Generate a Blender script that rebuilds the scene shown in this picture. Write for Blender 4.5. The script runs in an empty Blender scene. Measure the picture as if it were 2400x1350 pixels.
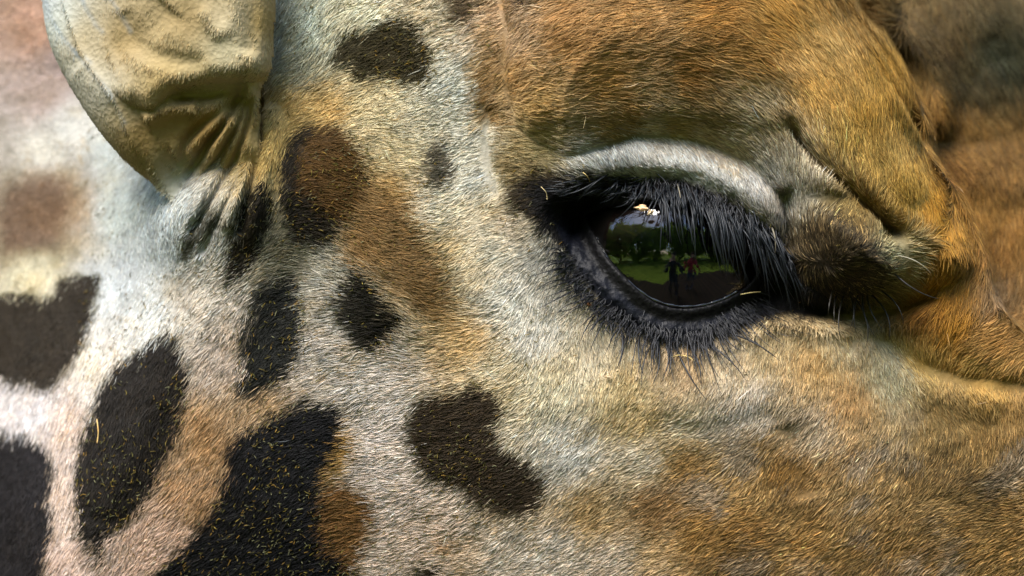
import bpy, bmesh, math, random
import numpy as np
from mathutils import Vector, Matrix

R_ = math.radians
random.seed(7)
rng = np.random.default_rng(11)
scene = bpy.context.scene
col = scene.collection

# ------------------------------------------------------------------ camera, sky, sun, exposure
S = 0.32 / 2400.0            # one sculpting unit in metres (the face is sculpted on a 2400 x 1350 sheet, 0.32 m wide)
HEAD_Z = 1.75                # height of the middle of the face above the ground
cam_data = bpy.data.cameras.new('camera')
cam = bpy.data.objects.new('camera', cam_data)
col.objects.link(cam)
cam.location = (0.0, -1.25, HEAD_Z)
cam.rotation_euler = (R_(90), 0, 0)
cam_data.sensor_width = 36
cam_data.lens = 36 * 1.25 / 0.32
cam_data.clip_start = 0.02
cam_data.clip_end = 500
cam_data.dof.use_dof = True
cam_data.dof.focus_distance = 1.238
cam_data.dof.aperture_fstop = 6.3
scene.camera = cam

SUN_EL, SUN_AZ = R_(56), R_(212)      # high sun, from the left and a little from the camera's side
world = bpy.data.worlds.new('World')
scene.world = world
world.use_nodes = True
wn = world.node_tree.nodes
sky = wn.new('ShaderNodeTexSky')
sky.sky_type = 'NISHITA'
sky.sun_disc = False
sky.sun_elevation = SUN_EL
sky.sun_rotation = SUN_AZ
wn['Background'].inputs['Strength'].default_value = 0.15
world.node_tree.links.new(sky.outputs[0], wn['Background'].inputs['Color'])

sun_data = bpy.data.lights.new('sun', 'SUN')
sun_data.energy = 2.5
sun_data.angle = R_(32)
sun_data.color = (1.0, 0.95, 0.87)
sun = bpy.data.objects.new('sun', sun_data)
col.objects.link(sun)
sd = Vector((math.sin(SUN_AZ) * math.cos(SUN_EL), math.cos(SUN_AZ) * math.cos(SUN_EL), math.sin(SUN_EL)))
sun.rotation_euler = (-sd).to_track_quat('-Z', 'Y').to_euler()
sun.location = (0, 0, 20)

vs = scene.view_settings
vs.view_transform = 'Standard'
vs.look = 'None'
vs.gamma = 1.0
vs.exposure = 1.82
scene.cycles.max_bounces = 6
scene.cycles.diffuse_bounces = 3
scene.cycles.glossy_bounces = 3
scene.cycles.transparent_max_bounces = 16
try:
    scene.cycles_curves.shape = 'RIBBONS'
    scene.cycles_curves.subdivisions = 2
except Exception:
    pass

# ------------------------------------------------------------------ helpers
def tag(o, label=None, cat=None, group=None, kind=None):
    if label: o['label'] = label
    if cat: o['category'] = cat
    if group: o['group'] = group
    if kind: o['kind'] = kind
    return o

def link(o, parent=None):
    col.objects.link(o)
    if parent is not None:
        o.parent = parent
    return o

def srgb(h):
    h = h.lstrip('#')
    c = np.array([int(h[i:i + 2], 16) / 255.0 for i in (0, 2, 4)])
    return np.where(c <= 0.04045, c / 12.92, ((c + 0.055) / 1.055) ** 2.4)

def smooth(t):
    t = np.clip(t, 0, 1)
    return t * t * (3 - 2 * t)

_tab = np.random.default_rng(3).random((256, 256))
def vnoise(x, y, sc, seed=0):
    x = np.asarray(x) / sc + seed * 17.31
    y = np.asarray(y) / sc + seed * 9.77
    xi = np.floor(x).astype(int); yi = np.floor(y).astype(int)
    fx = x - xi; fy = y - yi
    fx = fx * fx * (3 - 2 * fx); fy = fy * fy * (3 - 2 * fy)
    g = lambda i, j: _tab[(yi + j) % 256, (xi + i) % 256]
    return (g(0, 0) * (1 - fx) + g(1, 0) * fx) * (1 - fy) + (g(0, 1) * (1 - fx) + g(1, 1) * fx) * fy

def fbm(x, y, sc, seed=0, octv=3):
    v = 0; a = 1; t = 0
    for k in range(octv):
        v = v + a * vnoise(x, y, sc / 2 ** k, seed + k * 5); t += a; a *= 0.5
    return v / t - 0.5

def sdf(poly, X, Y):
    """signed distance to a closed polygon, negative inside"""
    d = np.full(X.shape, 1e18); ins = np.zeros(X.shape, bool)
    n = len(poly)
    for i in range(n):
        ax, ay = poly[i]; bx, by = poly[(i + 1) % n]
        ex, ey = bx - ax, by - ay
        t = np.clip(((X - ax) * ex + (Y - ay) * ey) / (ex * ex + ey * ey + 1e-9), 0, 1)
        d = np.minimum(d, (X - ax - t * ex) ** 2 + (Y - ay - t * ey) ** 2)
        c = (ay > Y) != (by > Y)
        if ay != by:
            ins ^= c & (X < (bx - ax) * (Y - ay) / (by - ay) + ax)
    d = np.sqrt(d)
    return np.where(ins, -d, d)

def dline(pts, X, Y):
    """distance to an open polyline and the 0..1 parameter along it"""
    best = np.full(X.shape, 1e18); par = np.zeros(X.shape)
    n = len(pts) - 1
    for i in range(n):
        ax, ay = pts[i]; bx, by = pts[i + 1]
        ex, ey = bx - ax, by - ay
        t = np.clip(((X - ax) * ex + (Y - ay) * ey) / (ex * ex + ey * ey + 1e-9), 0, 1)
        d = (X - ax - t * ex) ** 2 + (Y - ay - t * ey) ** 2
        m = d < best
        best = np.where(m, d, best); par = np.where(m, (i + t) / n, par)
    return np.sqrt(best), par

def smooth_poly(pts, n=6, closed=True):
    """Catmull-Rom through the points"""
    out = []; m = len(pts)
    rngi = range(m) if closed else range(m - 1)
    for i in rngi:
        if closed:
            p0, p1, p2, p3 = (pts[(i + k - 1) % m] for k in range(4))
        else:
            p0 = pts[max(i - 1, 0)]; p1 = pts[i]; p2 = pts[i + 1]; p3 = pts[min(i + 2, m - 1)]
        for k in range(n):
            t = k / n
            out.append(tuple(0.5 * (2 * p1[a] + (p2[a] - p0[a]) * t + (2 * p0[a] - 5 * p1[a] + 4 * p2[a] - p3[a]) * t * t
                                    + (3 * p1[a] - p0[a] - 3 * p2[a] + p3[a]) * t ** 3) for a in range(2)))
    if not closed:
        out.append(tuple(pts[-1]))
    return out

def ridge(pts, X, Y, w, h, taper=True, n=4):
    d, t = dline(smooth_poly(pts, n, False), X, Y)
    e = np.clip(np.minimum(t, 1 - t) * 6, 0, 1) if taper else 1
    e = smooth(e) if taper else 1
    return h * e * np.exp(-(d / w) ** 2)

def blob(cx, cy, rx, ry, rot, X, Y, p=1.0):
    c, s = math.cos(R_(rot)), math.sin(R_(rot))
    u = ((X - cx) * c + (Y - cy) * s) / rx; v = (-(X - cx) * s + (Y - cy) * c) / ry
    return np.exp(-((u * u + v * v) ** p))

class Lattice:
    """regular sheet of sculpted values with bilinear look-up"""
    def __init__(s, x0, x1, y0, y1, st):
        s.x0, s.y0, s.st = x0, y0, st
        s.nx = int(round((x1 - x0) / st)) + 1; s.ny = int(round((y1 - y0) / st)) + 1
        s.X, s.Y = np.meshgrid(x0 + st * np.arange(s.nx), y0 + st * np.arange(s.ny))
    def at(s, A, x, y):
        u = np.clip((x - s.x0) / s.st, 0, s.nx - 1.001); v = np.clip((y - s.y0) / s.st, 0, s.ny - 1.001)
        i = u.astype(int); j = v.astype(int); fu = u - i; fv = v - j
        if A.ndim == 3:
            fu = fu[:, None]; fv = fv[:, None]
        return (A[j, i] * (1 - fu) + A[j, i + 1] * fu) * (1 - fv) + (A[j + 1, i] * (1 - fu) + A[j + 1, i + 1] * fu) * fv

def to_local(X, Y, H):
    """sheet coordinates (right, down, towards the viewer) to metres"""
    return np.stack([(X - 1200) * S, -H * S, -(Y - 675) * S], -1)

def field(points, X, Y, p=3.4, eps=25.0):
    """inverse-distance blend of values given at points"""
    P = np.array([q[:2] for q in points], float); V = np.array([q[2] for q in points], float)
    acc = np.zeros(X.shape + (V.shape[1],)); tot = np.zeros(X.shape)
    for k in range(len(P)):
        w = ((X - P[k, 0]) ** 2 + (Y - P[k, 1]) ** 2 + eps * eps) ** (-p / 2)
        acc += w[..., None] * V[k]; tot += w
    return acc / tot[..., None]

def field_big(points, L, p=3.4, eps=25.0, k=5):
    """field() on every k-th sheet point, then interpolated"""
    sub = Lattice(L.x0, L.x0 + (L.nx + k) * L.st, L.y0, L.y0 + (L.ny + k) * L.st, L.st * k)
    f = field(points, sub.X, sub.Y, p, eps)
    return sub.at(f, L.X.ravel(), L.Y.ravel()).reshape(L.ny, L.nx, -1)

def grid_mesh(name, L, H, keep=None):
    V = to_local(L.X, L.Y, H).reshape(-1, 3)
    idx = np.arange(L.nx * L.ny).reshape(L.ny, L.nx)
    q = np.stack([idx[:-1, :-1], idx[1:, :-1], idx[1:, 1:], idx[:-1, 1:]], -1).reshape(-1, 4)
    return V, q

def mesh_from_arrays(name, V, quads, smooth_shade=True):
    me = bpy.data.meshes.new(name)
    me.vertices.add(len(V)); me.vertices.foreach_set('co', np.asarray(V, np.float32).ravel())
    n = len(quads)
    me.loops.add(n * 4); me.loops.foreach_set('vertex_index', np.asarray(quads, np.int32).ravel())
    me.polygons.add(n)
    me.polygons.foreach_set('loop_start', np.arange(0, n * 4, 4, dtype=np.int32))
    if smooth_shade:
        me.polygons.foreach_set('use_smooth', np.ones(n, bool))
    me.update(calc_edges=True)
    me.validate()
    return me

def set_color(me, name, rgb):
    a = me.attributes.new(name, 'FLOAT_COLOR', 'POINT')
    c = np.ones((len(rgb), 4), np.float32); c[:, :3] = rgb
    a.data.foreach_set('color', c.ravel())

def hair_object(name, P, rad, color, mat, parent=None):
    """P: hairs x points x 3 in metres; rad: hairs x points; color: hairs x 3"""
    n, k, _ = P.shape
    cd = bpy.data.hair_curves.new(name)
    cd.add_curves([k] * n)
    cd.position_data.foreach_set('vector', P.astype(np.float32).ravel())
    ra = cd.attributes.get('radius') or cd.attributes.new('radius', 'FLOAT', 'POINT')
    ra.data.foreach_set('value', rad.astype(np.float32).ravel())
    ca = cd.attributes.new('fur_color', 'FLOAT_COLOR', 'CURVE')
    c = np.ones((n, 4), np.float32); c[:, :3] = color
    ca.data.foreach_set('color', c.ravel())
    cd.materials.append(mat)
    return link(bpy.data.objects.new(name, cd), parent)

# ------------------------------------------------------------------ materials
def new_mat(name):
    m = bpy.data.materials.new(name); m.use_nodes = True
    return m, m.node_tree.nodes, m.node_tree.links, m.node_tree.nodes['Principled BSDF']

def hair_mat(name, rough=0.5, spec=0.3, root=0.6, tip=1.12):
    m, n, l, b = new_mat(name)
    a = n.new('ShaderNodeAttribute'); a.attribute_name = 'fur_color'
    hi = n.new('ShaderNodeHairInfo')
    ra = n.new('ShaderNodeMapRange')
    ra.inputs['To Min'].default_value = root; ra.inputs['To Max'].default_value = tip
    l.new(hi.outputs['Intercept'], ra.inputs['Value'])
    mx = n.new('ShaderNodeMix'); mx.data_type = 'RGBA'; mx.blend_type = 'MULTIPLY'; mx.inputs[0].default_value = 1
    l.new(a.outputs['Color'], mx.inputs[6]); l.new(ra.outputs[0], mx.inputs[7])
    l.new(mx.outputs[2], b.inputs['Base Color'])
    b.inputs['Roughness'].default_value = rough
    b.inputs['Specular IOR Level'].default_value = spec
    return m

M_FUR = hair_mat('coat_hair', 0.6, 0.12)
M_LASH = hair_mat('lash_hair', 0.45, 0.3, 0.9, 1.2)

def skin_mat():
    m, n, l, b = new_mat('skin')
    a = n.new('ShaderNodeAttribute'); a.attribute_name = 'skin_color'
    g = n.new('ShaderNodeAttribute'); g.attribute_name = 'skin_gloss'
    tc = n.new('ShaderNodeTexCoord')
    vo = n.new('ShaderNodeTexVoronoi'); vo.inputs['Scale'].default_value = 620
    no = n.new('ShaderNodeTexNoise'); no.inputs['Scale'].default_value = 900; no.inputs['Detail'].default_value = 4
    l.new(tc.outputs['Object'], vo.inputs['Vector']); l.new(tc.outputs['Object'], no.inputs['Vector'])
    ad = n.new('ShaderNodeMath'); ad.operation = 'ADD'
    l.new(vo.outputs['Distance'], ad.inputs[0]); l.new(no.outputs['Fac'], ad.inputs[1])
    bu = n.new('ShaderNodeBump'); bu.inputs['Strength'].default_value = 0.5; bu.inputs['Distance'].default_value = 0.0005
    l.new(ad.outputs[0], bu.inputs['Height']); l.new(bu.outputs[0], b.inputs['Normal'])
    mr = n.new('ShaderNodeMapRange'); mr.inputs['To Min'].default_value = 0.75; mr.inputs['To Max'].default_value = 0.5
    l.new(g.outputs['Fac'], mr.inputs['Value']); l.new(mr.outputs[0], b.inputs['Roughness'])
    sp = n.new('ShaderNodeMapRange'); sp.inputs['To Min'].default_value = 0.1; sp.inputs['To Max'].default_value = 0.13
    l.new(g.outputs['Fac'], sp.inputs['Value']); l.new(sp.outputs[0], b.inputs['Specular IOR Level'])
    l.new(a.outputs['Color'], b.inputs['Base Color'])
    return m
M_SKIN = skin_mat()

def plain_mat(name, hexs, rough=0.7, spec=0.3, noise=None, hex2=None):
    m, n, l, b = new_mat(name)
    b.inputs['Roughness'].default_value = rough; b.inputs['Specular IOR Level'].default_value = spec
    c1 = (*srgb(hexs), 1)
    if noise:
        tc = n.new('ShaderNodeTexCoord'); no = n.new('ShaderNodeTexNoise'); no.inputs['Scale'].default_value = noise
        no.inputs['Detail'].default_value = 5
        mx = n.new('ShaderNodeMix'); mx.data_type = 'RGBA'
        mx.inputs[6].default_value = c1; mx.inputs[7].default_value = (*srgb(hex2 or hexs), 1)
        l.new(tc.outputs['Object'], no.inputs['Vector']); l.new(no.outputs['Fac'], mx.inputs[0])
        l.new(mx.outputs[2], b.inputs['Base Color'])
    else:
        b.inputs['Base Color'].default_value = c1
    return m

# ------------------------------------------------------------------ the place around: lawn, path, trees, people (seen in the eye)
def ground_sheet(name, verts, mat, z):
    me = bpy.data.meshes.new(name); me.from_pydata([(x, y, z) for x, y in verts], [], [tuple(range(len(verts)))])
    me.materials.append(mat)
    return tag(link(bpy.data.objects.new(name, me)), kind='structure')
M_GRASS = plain_mat('lawn', '#5d7a2a', 0.9, 0.1, 3.0, '#7f9036')
M_PATH = plain_mat('path_earth', '#3a332d', 0.9, 0.1, 6.0, '#28231f')
ground_sheet('lawn', [(120 * math.cos(R_(a)), 120 * math.sin(R_(a))) for a in range(0, 360, 6)], M_GRASS, 0.0)
ground_sheet('path', [(-4.5, -2.4), (-0.6, -2.6), (0.2, -4.2), (4.5, -3.8), (7, -1), (7, 6), (-8, 6), (-8, -2.0)], M_PATH, 0.004)

M_BARK = plain_mat('bark', '#5c4a38', 0.9, 0.1, 9.0, '#3c3026')
M_LEAF = plain_mat('tree_leaf', '#6b9426', 0.6, 0.3, 2.0, '#93a834')
_n, _l = M_LEAF.node_tree.nodes, M_LEAF.node_tree.links
_t = _n.new('ShaderNodeBsdfTranslucent'); _t.inputs['Color'].default_value = (0.36, 0.48, 0.05, 1)
_m = _n.new('ShaderNodeMixShader'); _m.inputs[0].default_value = 0.5
_l.new(_n['Principled BSDF'].outputs[0], _m.inputs[1]); _l.new(_t.outputs[0], _m.inputs[2]); _l.new(_m.outputs[0], _n['Material Output'].inputs[0])

def make_tree(x, y, h, seed):
    r = np.random.default_rng(seed)
    t = bpy.data.objects.new('tree', None); link(t); t.location = (x, y, 0)
    tag(t, 'tall leafy green tree beyond the lawn, seen only as green in the eye', 'tree', 'trees mirrored in the eye')
    bm = bmesh.new()
    def limb(a, b, ra, rb):
        a, b = Vector(a), Vector(b); d = (b - a)
        q = d.to_track_quat('Z', 'Y')
        ring = []
        for c, rr in ((a, ra), (b, rb)):
            ring.append([bm.verts.new(c + q @ Vector((rr * math.cos(k * math.pi / 4), rr * math.sin(k * math.pi / 4), 0))) for k in range(8)])
        for k in range(8):
            bm.faces.new((ring[0][k], ring[0][(k + 1) % 8], ring[1][(k + 1) % 8], ring[1][k]))
    limb((0, 0, -0.1), (0.1, 0, h * 0.45), 0.28, 0.18)
    limb((0.1, 0, h * 0.45), (0, 0.1, h * 0.85), 0.18, 0.05)
    for k in range(7):
        a = k * 2.4 + r.random(); z = h * (0.3 + 0.07 * k)
        limb((0.05, 0, z), (math.cos(a) * h * 0.22, math.sin(a) * h * 0.22, z + h * 0.16), 0.09, 0.03)
    me = bpy.data.meshes.new('trunk'); bm.to_mesh(me); bm.free(); me.materials.append(M_BARK)
    link(bpy.data.objects.new('trunk', me), t)
    # crown: leaf-sized faces gathered in clumps
    nc = 80; n = 5200
    cc = r.normal(size=(nc, 3)); cc /= np.linalg.norm(cc, axis=1)[:, None]
    cc *= (r.random((nc, 1)) ** 0.4); cc = cc * [h * 0.36, h * 0.36, h * 0.47] + [0, 0, h * 0.5]
    c = cc[r.integers(0, nc, n)] + r.normal(size=(n, 3)) * h * 0.045
    u = r.normal(size=(n, 3)); u /= np.linalg.norm(u, axis=1)[:, None]
    w = np.cross(u, r.normal(size=(n, 3))); w /= np.linalg.norm(w, axis=1)[:, None]
    s = (0.2 + 0.18 * r.random((n, 1)))
    V = np.stack([c - u * s, c + w * s * 0.6, c + u * s, c - w * s * 0.6], 1).reshape(-1, 3)
    me = mesh_from_arrays('crown', V, np.arange(n * 4).reshape(-1, 4), False); me.materials.append(M_LEAF)
    link(bpy.data.objects.new('crown', me), t)
for k, (x, y, h) in enumerate([(-11, -6, 8.5), (-9, -11, 10.5), (-4.5, -12.5, 9), (0.3, -15, 10.5), (4.8, -12.5, 9), (9.5, -10, 9.5), (11, -5, 9), (-12, -1, 9)]):
    make_tree(x, y, h, 50 + k)

def make_person(loc, rz, shirt, legs, hair, label, arms_up):
    root = bpy.data.objects.new('person', None); link(root); root.location = loc; root.rotation_euler = (0, 0, rz)
    tag(root, label, 'person')
    # skeleton: pelvis first
    if arms_up:
        el, ha = (0.27, 0.20, 1.24), (0.07, 0.30, 1.55)
    else:
        el, ha = (0.30, 0.02, 1.13), (0.30, 0.12, 0.88)
    P = [(0, 0, .98, .155, .115), (0, .01, 1.2, .145, .105), (0, 0, 1.42, .16, .10), (0, 0, 1.53, .058, .058), (0, .02, 1.64, .078, .092), (0, .01, 1.76, .07, .08)]
    E = [(0, 1), (1, 2), (2, 3), (3, 4), (4, 5)]
    for s in (-1, 1):
        b = len(P)
        P += [(s * .19, 0, 1.42, .06, .06), (s * el[0], el[1], el[2], .042, .042), (s * ha[0], ha[1], ha[2], .03, .03), (s * ha[0] * .85, ha[1] + .06, ha[2] + .03, .035, .02),
              (s * .1, 0, .88, .09, .095), (s * .12, .02, .5, .062, .065), (s * .13, -.01, .09, .04, .045), (s * .14, .13, .04, .04, .03)]
        E += [(2, b), (b, b + 1), (b + 1, b + 2), (b + 2, b + 3), (0, b + 4), (b + 4, b + 5), (b + 5, b + 6), (b + 6, b + 7)]
    me = bpy.data.meshes.new('body'); me.from_pydata([p[:3] for p in P], E, [])
    o = link(bpy.data.objects.new('body', me), root)
    md = o.modifiers.new('skin', 'SKIN')
    for i, p in enumerate(P):
        me.skin_vertices[0].data[i].radius = p[3:]
    me.skin_vertices[0].data[0].use_root = True
    o.modifiers.new('sub', 'SUBSURF').levels = 1
    o.modifiers['sub'].render_levels = 1
    m, n, l, bs = new_mat('person_clothes')
    tc = n.new('ShaderNodeTexCoord'); sx = n.new('ShaderNodeSeparateXYZ'); l.new(tc.outputs['Object'], sx.inputs[0])
    cr = n.new('ShaderNodeValToRGB'); cr.color_ramp.interpolation = 'CONSTANT'
    mr = n.new('ShaderNodeMapRange'); mr.inputs['From Max'].default_value = 1.9
    l.new(sx.outputs['Z'], mr.inputs['Value']); l.new(mr.outputs[0], cr.inputs['Fac'])
    e = cr.color_ramp.elements
    e[0].position = 0; e[0].color = (.03, .025, .02, 1); e[1].position = .04; e[1].color = (*srgb(legs), 1)
    for pos, c in ((.52, shirt), (.81, '#c39a80')):
        q = cr.color_ramp.elements.new(pos); q.color = (*srgb(c), 1)
    l.new(cr.outputs[0], bs.inputs['Base Color']); bs.inputs['Roughness'].default_value = .8
    me.materials.append(m)
    # hair cap
    bm = bmesh.new(); bmesh.ops.create_uvsphere(bm, u_segments=16, v_segments=10, radius=.1)
    for v in list(bm.verts):
        if v.co.z < -.02 and v.co.y > -.03: bm.verts.remove(v)
    hm = bpy.data.meshes.new('hair'); bm.to_mesh(hm); bm.free(); hm.materials.append(plain_mat('person_hair', hair, .6))
    ho = link(bpy.data.objects.new('hair', hm), root); ho.location = (0, -.01, 1.72); ho.scale = (.95, 1.1, 1.1)
    return root
make_person((0.03, -1.62, 0), 0, '#23242c', '#2a2d36', '#2a211b', 'photographer in dark clothes mirrored in the middle of the eye', True)
make_person((0.75, -2.1, 0), R_(20), '#a8253c', '#3a3f55', '#3b2a1e', 'person in a red top mirrored beside the dark photographer', False)

# ------------------------------------------------------------------ the giraffe
giraffe = bpy.data.objects.new('giraffe', None); link(giraffe)
giraffe.location = (0, 0, HEAD_Z)
tag(giraffe, 'giraffe seen close up, cream and tan face with dark patches round one eye', 'giraffe')

L = Lattice(-1500, 3100, -600, 1950, 4)
X, Y = L.X, L.Y

EYE_C, EYE_R, EYE_TOP = (1585.0, 592.0), 258.0, 34.0
OPEN = smooth_poly([(1360, 498), (1415, 472), (1500, 458), (1590, 463), (1672, 490), (1738, 548), (1780, 606), (1788, 644), (1768, 676), (1736, 698),
                    (1695, 718), (1640, 733), (1580, 735), (1520, 715), (1465, 668), (1418, 618), (1386, 562)], 5)
LID = [(1290, 418), (1380, 398), (1480, 386), (1600, 398), (1700, 434), (1780, 490), (1845, 566)]

BROW = [(1195, -300), (1192, 60), (1190, 190), (1235, 305), (1330, 365), (1420, 345), (1500, 327), (1620, 332), (1740, 385), (1825, 470), (1850, 545),
        (1880, 650), (1960, 700), (2100, 690), (2230, 660), (2285, 590), (2235, 470), (2178, 370), (2150, 260), (2070, 110), (1990, 0), (1880, -300)]

def sculpt():
    H = np.zeros(X.shape)
    # broad rounding of the head
    H -= 60 * ((Y - 800) / 700) ** 2 * np.where(Y > 800, 1, 0.5)
    # cheek falls away to the left behind the jaw, to the neck
    edge, _ = dline(smooth_poly([(800, -400), (705, 100), (640, 400), (520, 700), (330, 1050), (200, 1350), (40, 1800)], 6, False), X, Y)
    line_x = np.interp(Y, [-400, 100, 400, 700, 1050, 1350, 1800], [800, 705, 640, 520, 330, 200, 40])
    dl = np.where(X < line_x, edge, 0)
    H -= 620 * (1 - np.exp(-(dl / 380) ** 1.7))
    # temple muscles
    H += 55 * blob(930, 620, 210, 260, -25, X, Y)
    H += 35 * blob(780, 400, 110, 140, 10, X, Y)
    H -= 30 * blob(1120, 330, 90, 330, 5, X, Y)
    H += 40 * blob(650, 1150, 230, 330, 25, X, Y)
    H += 30 * blob(1150, 1050, 240, 240, 0, X, Y)
    H -= 25 * blob(720, 640, 70, 130, 20, X, Y)
    H += 95 * blob(500, 420, 120, 130, -20, X, Y) + 130 * blob(390, 500, 120, 120, 0, X, Y)
    # folds running down from the ear
    for pts, w, h in (([(612, 190), (606, 320), (590, 430), (560, 560)], 11, -34), ([(575, 240), (560, 340), (510, 450), (440, 560)], 13, -30), ([(590, 330), (560, 430), (500, 540), (470, 600)], 9, -14),
                      ([(640, 230), (632, 340), (618, 430), (585, 600)], 20, 22), ([(592, 300), (575, 420), (530, 540)], 16, 20)):
        H += ridge(pts, X, Y, w, h)
    # brow dome
    db = -sdf(smooth_poly(BROW, 4), X, Y) + 10 * fbm(X, Y, 120, 4)
    dome = np.where(db > 0, 45 * (1 - np.exp(-np.clip(db, 0, None) / (22 + 40 * smooth((Y - 250) / 80)))) + 118 * (1 - np.exp(-np.clip(db, 0, None) / (95 + 230 * smooth((Y - 40) / 220) * smooth((1950 - X) / 150)))), 0)
    H += dome
    H += 48 * blob(1540, 190, 330, 170, 8, X, Y)
    H += ridge([(1180, 470), (1150, 350), (1160, 230)], X, Y, 40, -12)
    # rolls of skin along the right of the brow
    H += ridge([(1850, -40), (1930, 90), (2010, 230), (2080, 380), (2150, 500)], X, Y, 46, 26)
    ax = np.interp(Y, [-150, 15, 100, 210, 330, 410, 470], [1880, 1945, 2000, 2070, 2150, 2200, 2250])
    dA, _ = dline(smooth_poly([(1880, -150), (1945, 15), (2000, 100), (2070, 210), (2150, 330), (2200, 410), (2250, 470)], 4, False), X, Y)
    dA = np.where(X > ax, dA, 0)
    H -= (75 * smooth(dA / 20) - 30 * smooth((dA - 18) / 30)) * smooth((430 - Y) / 130)
    H += np.where(X < ax, 16 * np.exp(-(np.where(X < ax, dline([(1880, -150), (1945, 15), (2000, 100), (2070, 210), (2150, 330)], X, Y)[0], 0) / 26) ** 2), 0) * smooth((430 - Y) / 130)
    # bridge of the nose lies far behind the brow
    CON = [(1940, -300), (2000, 0), (2085, 110), (2160, 255), (2190, 370), (2250, 470), (2300, 590), (2325, 700), (2400, 800), (2600, 850), (3200, 900)]
    cx = np.interp(Y, [-300, 0, 110, 255, 370, 470, 590, 700, 800, 850], [1940, 2000, 2085, 2160, 2190, 2250, 2300, 2325, 2420, 2900])
    dc, _ = dline(smooth_poly(CON, 5, False), X, Y)
    side = (X > cx) & (Y < 905)
    dr = np.where(side, dc, 0)
    H -= 240 * smooth(dr / 50) + 0.42 * dr
    H += np.where(side, 24 * fbm(X, Y, 150, 9), 0) * smooth(dr / 100)
    H += ridge([(2040, -160), (2120, 20), (2195, 105), (2228, 200), (2222, 320)], X, Y, 38, 62)
    # fold between the nose bridge and the cheek
    H += ridge([(1990, 740), (2090, 810), (2200, 868), (2320, 890), (2500, 900)], X, Y, 26, -14)
    H += ridge([(1990, 800), (2090, 868), (2200, 915), (2360, 945)], X, Y, 46, 15)
    H += 36 * blob(2230, 760, 170, 90, 30, X, Y)
    # soft hollows of the cheek
    H += ridge([(1840, 980), (1870, 1080), (1900, 1170)], X, Y, 34, -10)
    H += ridge([(1500, 1000), (1680, 1010), (1840, 960)], X, Y, 34, -6)
    H += 25 * blob(1600, 930, 300, 90, 0, X, Y)
    H += 30 * blob(2150, 1150, 420, 260, 0, X, Y)
    # upper lid: crease, then the roll of the lid
    H += ridge([(1330, 372), (1420, 345), (1510, 322), (1620, 328), (1740, 375), (1820, 455), (1850, 530)], X, Y, 18, -14)
    H += ridge(LID, X, Y, 56, 44)
    # crease above the fleshy roll at the corner, and the roll itself
    H += ridge([(1838, 275), (1880, 345), (1925, 400), (2000, 468), (2070, 530), (2110, 545)], X, Y, 13, -56)
    H += 30 * blob(1925, 440, 45, 30, 40, X, Y)
    H += ridge([(1840, 440), (1848, 520), (1862, 600)], X, Y, 15, -40)
    roll = sdf(smooth_poly([(1858, 520), (1900, 470), (1980, 480), (2050, 525), (2095, 575), (2112, 630), (2075, 672), (2000, 690), (1920, 680), (1872, 610)], 5), X, Y)
    H += 120 * smooth((8 - roll) / 100)
    H -= 34 * blob(2082, 548, 34, 20, 10, X, Y)
    # dark channel under the roll
    under = sdf(smooth_poly([(1730, 690), (1850, 655), (1890, 690), (1960, 712), (2080, 706), (2190, 690), (2120, 742), (1980, 760), (1850, 745), (1760, 735)], 5), X, Y)
    H -= 60 * smooth((16 - under) / 40)
    # unevenness
    H += 10 * fbm(X, Y, 160, 1) + 5 * fbm(X, Y, 50, 2)
    # eye opening: lids roll over the eyeball, the socket dives behind it
    e = sdf(OPEN, X, Y)
    d = np.minimum(np.hypot(X - EYE_C[0], Y - EYE_C[1]), 246)
    sph = EYE_TOP - EYE_R + np.sqrt(EYE_R ** 2 - d ** 2)
    upper = smooth((560 - Y + 0.25 * (X - 1500)) / 90)
    rim = sph + 13 + 26 * upper
    wide = 95 - 25 * upper
    Ho = rim + (H - rim) * smooth(e / wide)
    Ho += np.where(e > 0, (1 - upper) * 20 * np.exp(-((e - 40) / 20) ** 2) * smooth((1800 - X) / 90), 0)
    wr = 5 * (fbm(X, Y, 26, 21) * 2) * np.exp(-((e - 34) / 26) ** 2)
    Ho += np.where(e > 0, wr, 0)
    inn = rim - 26 * (1 - np.sqrt(np.clip(1 - (e / 18) ** 2, 0, 1))) - 3.0 * np.clip(-e - 14, 0, 40)
    H = np.where(e > 0, Ho, inn)
    # the head rounds off outside the part in view
    ox = np.maximum(np.maximum(-940 - X, X - 2550), 0); oy = np.maximum(np.maximum(-150 - Y, Y - 1500), 0)
    o = np.hypot(ox, oy)
    H -= 1100 * (1 - np.sqrt(np.clip(1 - (o / 560) ** 2, 0, 1)))
    return H, e
H, E = sculpt()
HY, HX = np.gradient(H, L.st)

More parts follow.
